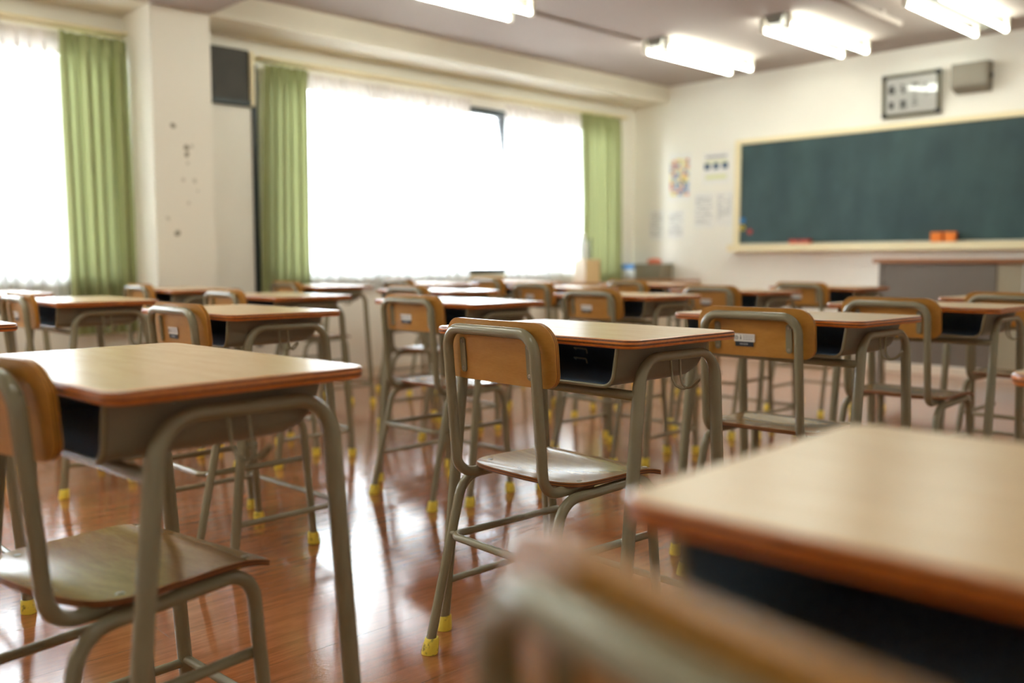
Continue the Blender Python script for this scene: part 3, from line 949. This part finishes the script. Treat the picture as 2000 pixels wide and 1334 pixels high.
def magnet(x, z, r, mt, lb, ring=False):
    bm = bmesh.new(); yb = YF - 0.02
    lathe(bm, [(r, yb), (r, yb - 0.006), (r * 0.8, yb - 0.010), (r * 0.3, yb - 0.010)], x, z, 20, axis='Y')
    small('magnet', bm, mt, lb, 'magnet', 'blackboard magnets', 40)
def hook_ring(x, z, r):
    bm = bmesh.new()
    tube(bm, [(x + r * math.cos(a * PI / 10), YF - 0.026, z + r * math.sin(a * PI / 10)) for a in range(20)], 0.006, 8, True)
    small('ring_magnet', bm, M_yellow, 'yellow ring magnet at the left side of the blackboard', 'magnet', 'blackboard magnets', 60)
magnet(-4.672, 1.262, 0.026, M_blue, 'blue round magnet at the lower left edge of the blackboard')
hook_ring(-4.670, 1.196, 0.020)
magnet(-4.594, 1.158, 0.024, M_red, 'red round magnet at the lower left of the blackboard')

# framed brush writing, leaning forward a little
fr = empty('framed_calligraphy', (-3.175, YF - 0.012, 2.032), label='dark framed sheet of black brush characters above the blackboard', cat='picture frame')
fr.rotation_euler = (R(3), 0, 0)
FW, FH = 0.455, 0.332
bm = bmesh.new(); t_ = 0.026
box(bm, -FW / 2, FW / 2, -0.024, 0, 0, t_, 0.003); box(bm, -FW / 2, FW / 2, -0.024, 0, FH - t_, FH, 0.003)
box(bm, -FW / 2, -FW / 2 + t_, -0.024, 0, t_, FH - t_, 0.003); box(bm, FW / 2 - t_, FW / 2, -0.024, 0, t_, FH - t_, 0.003)
finish('frame_moulding', bm, M_frame, fr, 0)
for sx_ in (-1, 1):
    for z in (0, FH - 0.036):
        bm = bmesh.new(); cx = sx_ * (FW / 2 - 0.018); box(bm, cx - 0.019, cx + 0.019, -0.027, 0.001, z - 0.001, z + 0.037, 0.003)
        finish('corner_guard', bm, M_black, fr, 0)
bm = bmesh.new(); box(bm, -FW / 2 + 0.02, FW / 2 - 0.02, -0.010, -0.002, 0.02, FH - 0.02)
sheet = finish('paper_sheet', bm, M_wpaper, fr, 0)
bm = bmesh.new()
def stroke(x0, z0, x1, z1, w_):
    d = Vector((x1 - x0, 0, z1 - z0)); n_ = Vector((-d.z, 0, d.x)).normalized() * w_ / 2
    p = [Vector((x0, 0, z0)) + n_ * 0.7, Vector((x0, 0, z0)) - n_ * 0.7, Vector(((x0 + x1) / 2, 0, (z0 + z1) / 2)) - n_, Vector((x1, 0, z1)) - n_ * 0.5, Vector((x1, 0, z1)) + n_ * 0.5, Vector(((x0 + x1) / 2, 0, (z0 + z1) / 2)) + n_]
    a = [bm.verts.new((q.x, -0.0112, q.z)) for q in p]; b = [bm.verts.new((q.x, -0.0098, q.z)) for q in p]
    bm.faces.new(a); bm.faces.new(b[::-1])
    for i in range(6): bm.faces.new((a[i], a[(i + 1) % 6], b[(i + 1) % 6], b[i]))
G1 = [(-.8, .6, .8, .75), (-.6, .25, .6, .35), (-.9, -.1, .9, .05), (0, 1, -.7, -.6), (.1, .3, .9, -.7), (-.35, -.35, .35, -.3), (-.35, -.65, .35, -.6), (-.35, -.3, -.35, -.95), (.35, -.3, .35, -.95)]
G2 = [(-.2, .9, -.2, -.2), (-.2, -.2, .5, -.3), (-.8, .3, -.6, -.2), (.4, .6, .7, .1), (-.6, .9, .1, .5), (-.5, -.5, .6, -.45), (-.4, -.9, .5, -.8)]
G3 = [(0, 1, 0, -.9), (-.8, .65, .8, .7), (-.5, .3, .5, .35), (-.8, 0, .8, .05), (-.5, -.35, .5, -.3), (-.5, .35, -.5, .0), (.5, .35, .5, -.3), (0, -.9, -.3, -.75)]
G4 = [(-.3, 1, -.5, .6), (-.4, .6, -.4, -.5), (-.4, .6, .4, .65), (.4, .65, .35, -.9), (-.4, .3, .4, .33), (-.4, 0, .4, .03), (-.8, -.35, .6, -.2), (.5, -.1, -.6, -.9)]
G5 = [(0, 1, 0, .7), (-.8, .6, .8, .65), (-.4, .4, -.4, .1), (.4, .4, .4, .1), (-.4, .4, .4, .4), (-.4, .1, .4, .1), (-.6, -.2, -.6, -.9), (-.6, -.2, .6, -.2), (.6, -.2, .6, -.9), (-.25, -.45, .25, -.45), (-.25, -.75, .25, -.75)]
G6 = [(-.6, .7, .6, .75), (-.45, .1, .45, .15), (-.8, -.6, .8, -.5)]
G7 = [(-.7, .1, .7, .2)]
for gx, gz, gs, G in ((-.155, .215, .030, G1), (-.062, .218, .028, G2), (.030, .220, .028, G3), (.118, .215, .024, G2), (-.155, .095, .028, G4), (-.062, .095, .030, G5), (.030, .105, .026, G6), (.030, .160, .022, G7), (.118, .150, .016, G7)):
    gs *= 1.22
    for a in G: stroke(gx + a[0] * gs, gz + a[1] * gs, gx + a[2] * gs, gz + a[3] * gs, gs * 0.30)
finish('brush_writing', bm, M_ink, sheet, 0)
bm = bmesh.new(); box(bm, -FW / 2 + 0.02, FW / 2 - 0.02, -0.0165, -0.0145, 0.02, FH - 0.02)
finish('glass_cover', bm, M_glass, fr, 0)

# wall speaker
sp = empty('wall_speaker', (-2.706, YF, 2.150), label='grey box loudspeaker high on the front wall right of the framed writing', cat='speaker')
bm = bmesh.new()
pr = [(0.0, 0.0), (-0.085, 0.030), (-0.125, 0.042), (-0.125, 0.212), (0.0, 0.218)]
a = [bm.verts.new((-0.138, y, z)) for y, z in pr]; b = [bm.verts.new((0.122, y, z)) for y, z in pr]
bm.faces.new(a); bm.faces.new(b[::-1])
for i in range(5): bm.faces.new((a[i], a[(i + 1) % 5], b[(i + 1) % 5], b[i]))
bmesh.ops.bevel(bm, geom=bm.edges[:], offset=0.005, segments=2, affect='EDGES')
finish('speaker_case', bm, M_speaker, sp, 30)
bm = bmesh.new(); box(bm, -0.118, 0.102, -0.129, -0.124, 0.064, 0.196, 0.002); finish('speaker_grille', bm, M_speaker, sp, 0)
bm = bmesh.new(); tube(bm, [(0.121, -0.055, 0.11), (0.140, -0.055, 0.11)], 0.014, 14); finish('volume_knob', bm, M_black, sp, 40)

# notices on the wall
def notice(name, x0, x1, z0, z1, label, cat, deco, group=None, mat=None):
    o = empty(name, ((x0 + x1) / 2, YF, (z0 + z1) / 2), label=label, cat=cat, group=group)
    hw, hh = (x1 - x0) / 2, (z1 - z0) / 2
    bm = bmesh.new(); box(bm, -hw, hw, -0.0022, 0, -hh, hh)
    mats = [mat or M_paper]
    for mt, a, b, c, d in deco:                     # print on the sheet
        if mt not in mats: mats.append(mt)
        box(bm, a * hw, b * hw, -0.0026, -0.0021, c * hh, d * hh, mi=mats.index(mt))
    finish('paper_sheet', bm, mats, o, 0)
    return o
rnd = random.Random(21)
deco = []
for gx in range(7):
    for gz in range(11):
        mt = rnd.choice([M_yellow, M_lgreen, M_lgreen, M_box_t, M_box_t, M_print, M_navy, M_pink, M_red, M_blue, M_print])
        a, c = -0.84 + gx * 0.24, -0.78 + gz * 0.140
        deco.append((mt, a, a + 0.24 * rnd.uniform(.8, 1), c, c + 0.14 * rnd.uniform(.75, 1)))
notice('poster', -5.520, -5.258, 1.47, 1.925, 'colourful many-figured poster nearest the window corner', 'poster', deco, 'wall notices')
deco = [(M_lgreen, -.85, .85, .32, .46), (M_navy, -.90, -.46, -.10, .30), (M_navy, -.22, .20, -.10, .30), (M_navy, .46, .90, -.10, .30), (M_lgreen, -.8, .8, -.72, -.45), (M_print, -.8, .8, .62, .78)]
notice('poster', -5.121, -4.837, 1.615, 1.905, 'poster with three dark blue squares beside the blackboard', 'poster', deco, 'wall notices')
def lines(seed, n, w0=-.82):
    rr = random.Random(seed); L = []
    for i in range(n):
        z = 0.78 - i * 1.55 / n
        x = w0
        while x < 0.72:
            wd = rr.uniform(0.12, 0.5)
            if rr.random() < 0.75: L.append((M_print, x, min(x + wd, .8), z - 0.62 / n, z))
            x += wd + 0.08
    return L
for x0, x1, z0, z1, lb, sd, nn in ((-5.745, -5.560, 1.095, 1.400, 'white printed sheet low on the wall, closest to the window corner', 1, 9),
                               (-5.520, -5.330, 1.105, 1.385, 'white printed sheet with dark text under the colourful poster', 2, 10),
                               (-5.215, -4.992, 1.200, 1.535, 'white printed sheet under the poster of blue squares, left of two', 3, 11),
                               (-4.972, -4.790, 1.222, 1.535, 'white printed sheet touching the blackboard frame, right of two', 4, 10)):
    notice('printed_notice', x0, x1, z0, z1, lb, 'notice', lines(sd, nn), 'wall notices')

# ------------------------------------------------------------------ teacher's desk
TY = 6.30
td = empty('teacher_desk', (-2.40, TY, 0), label='grey steel teacher desk with brown wooden top below the blackboard', cat='teacher desk')
bm = bmesh.new(); box(bm, -0.515, 0.515, -0.03, 0.52, 0.882, 0.912, 0.006); finish('desktop', bm, M_teach_top, td, 30)
bm = bmesh.new(); box(bm, -0.448, 0.285, 0.0, 0.022, 0.205, 0.882, 0.003); finish('front_panel', bm, M_teach_grey, td, 0)
bm = bmesh.new(); box(bm, 0.285, 0.432, 0.006, 0.024, 0.205, 0.882, 0.003); finish('side_front_panel', bm, M_teach_lite, td, 0)
bm = bmesh.new(); box(bm, -0.455, -0.435, 0.03, 0.48, 0.205, 0.882, 0.003); box(bm, 0.435, 0.455, 0.03, 0.48, 0.205, 0.882, 0.003); finish('side_panel', bm, M_teach_grey, td, 0)
for x in (-0.462, 0.462):
    for y in (0.012, 0.478):
        bm = bmesh.new(); box(bm, x - 0.016, x + 0.016, y - 0.016, y + 0.016, 0.0, 0.882, 0.003)
        finish('leg', bm, M_teach_grey if x < 0 else M_teach_lite, td, 0)

# ------------------------------------------------------------------ corner cabinet and the things on it
cb = empty('low_cabinet', (-5.53, 7.315, 0), label='low cream cabinet in the corner under the printed sheets', cat='cabinet', group='low cabinets')
def cab(o, hw, hd, h):
    bm = bmesh.new(); box(bm, -hw, hw, -hd, hd, 0.0, h - 0.025, 0.003); finish('cabinet_body', bm, M_base, o, 0)
    bm = bmesh.new(); box(bm, -hw - 0.01, hw + 0.01, -hd - 0.01, hd, h - 0.025, h, 0.004); finish('cabinet_top', bm, M_teach_top, o, 0)
    for s in (-1, 1):
        bm = bmesh.new(); a, b = (-hw + 0.01, -0.004) if s < 0 else (0.004, hw - 0.01)
        box(bm, a, b, -hd - 0.016, -hd, 0.06, h - 0.035, 0.003); d = finish('door', bm, M_base, o, 0)
        bm = bmesh.new(); tube(bm, [(s * 0.03, -hd - 0.014, h * 0.55), (s * 0.03, -hd - 0.034, h * 0.55), (s * 0.03, -hd - 0.034, h * 0.55 + 0.08), (s * 0.03, -hd - 0.014, h * 0.55 + 0.08)], 0.004, 8)
        finish('handle', bm, M_chrome, d, 40)
cab(cb, 0.39, 0.118, 0.72)
bx = empty('storage_box', (-5.825, 7.30, 0.72), label='white plastic box with a blue lid in the corner by the windows', cat='box')
bm = bmesh.new(); box(bm, -0.082, 0.082, -0.08, 0.08, 0, 0.095, 0.006); finish('box_body', bm, M_box_w, bx, 0)
bm = bmesh.new(); box(bm, -0.086, 0.086, -0.084, 0.084, 0.095, 0.142, 0.006); finish('lid', bm, M_blue, bx, 0)
bx = empty('storage_box', (-5.58, 7.30, 0.72), label='grey-brown box beside the blue lidded box in the corner', cat='box')
bm = bmesh.new(); box(bm, -0.155, 0.155, -0.10, 0.10, 0, 0.118, 0.006); finish('box_body', bm, M_box_g, bx, 0)
bm = bmesh.new(); box(bm, -0.159, 0.159, -0.104, 0.104, 0.118, 0.148, 0.006); finish('lid', bm, M_box_g, bx, 0)
bm = bmesh.new(); lathe(bm, [(0.05, 0.868), (0.068, 0.874), (0.070, 0.900), (0.045, 0.915), (0.012, 0.918)], -5.57, 7.30, 18)
small('tape_roll', bm, M_pink, 'small reddish round object lying on top of the grey-brown box', 'roll', None, 40)

wc = empty('low_cabinet', (-5.665, 6.42, 0), rz=PI / 2, label='low cream cabinet under the window beside the corner curtain', cat='cabinet', group='low cabinets')
cab(wc, 0.30, 0.13, 0.70)
wb = empty('wooden_box', (-5.665, 6.42, 0.70), label='tan wooden box standing before the corner curtain by the window', cat='box')
bm = bmesh.new(); box(bm, -0.07, 0.07, -0.10, 0.10, 0, 0.212, 0.004); finish('box_body', bm, M_box_t, wb, 0)
bm = bmesh.new(); box(bm, -0.07, 0.07, -0.104, -0.10, 0.004, 0.208, 0.001); finish('pale_side', bm, M_box_l, wb, 0)
bt = empty('plastic_bottle', (-5.665, 6.37, 0.912), label='clear white plastic bottle standing on the tan wooden box', cat='bottle')
bm = bmesh.new(); lathe(bm, [(0.036, 0.0), (0.042, 0.004), (0.042, 0.13), (0.036, 0.16), (0.016, 0.185), (0.016, 0.20)], 0, 0, 20); finish('bottle_body', bm, M_box_w, bt, 40)
bm = bmesh.new(); lathe(bm, [(0.019, 0.20), (0.019, 0.226), (0.015, 0.229)], 0, 0, 16); finish('cap', bm, M_white, bt, 40)
bm = bmesh.new(); tube(bm, [(-5.665, 6.465, 0.912), (-5.665, 6.470, 1.085)], [0.012, 0.009], 12); tube(bm, [(-5.665, 6.470, 1.085), (-5.665, 6.471, 1.10)], [0.013, 0.010], 12)
small('dark_stick', bm, M_black, 'short dark stick standing on the wooden box beside the bottle', 'stick', None, 40)
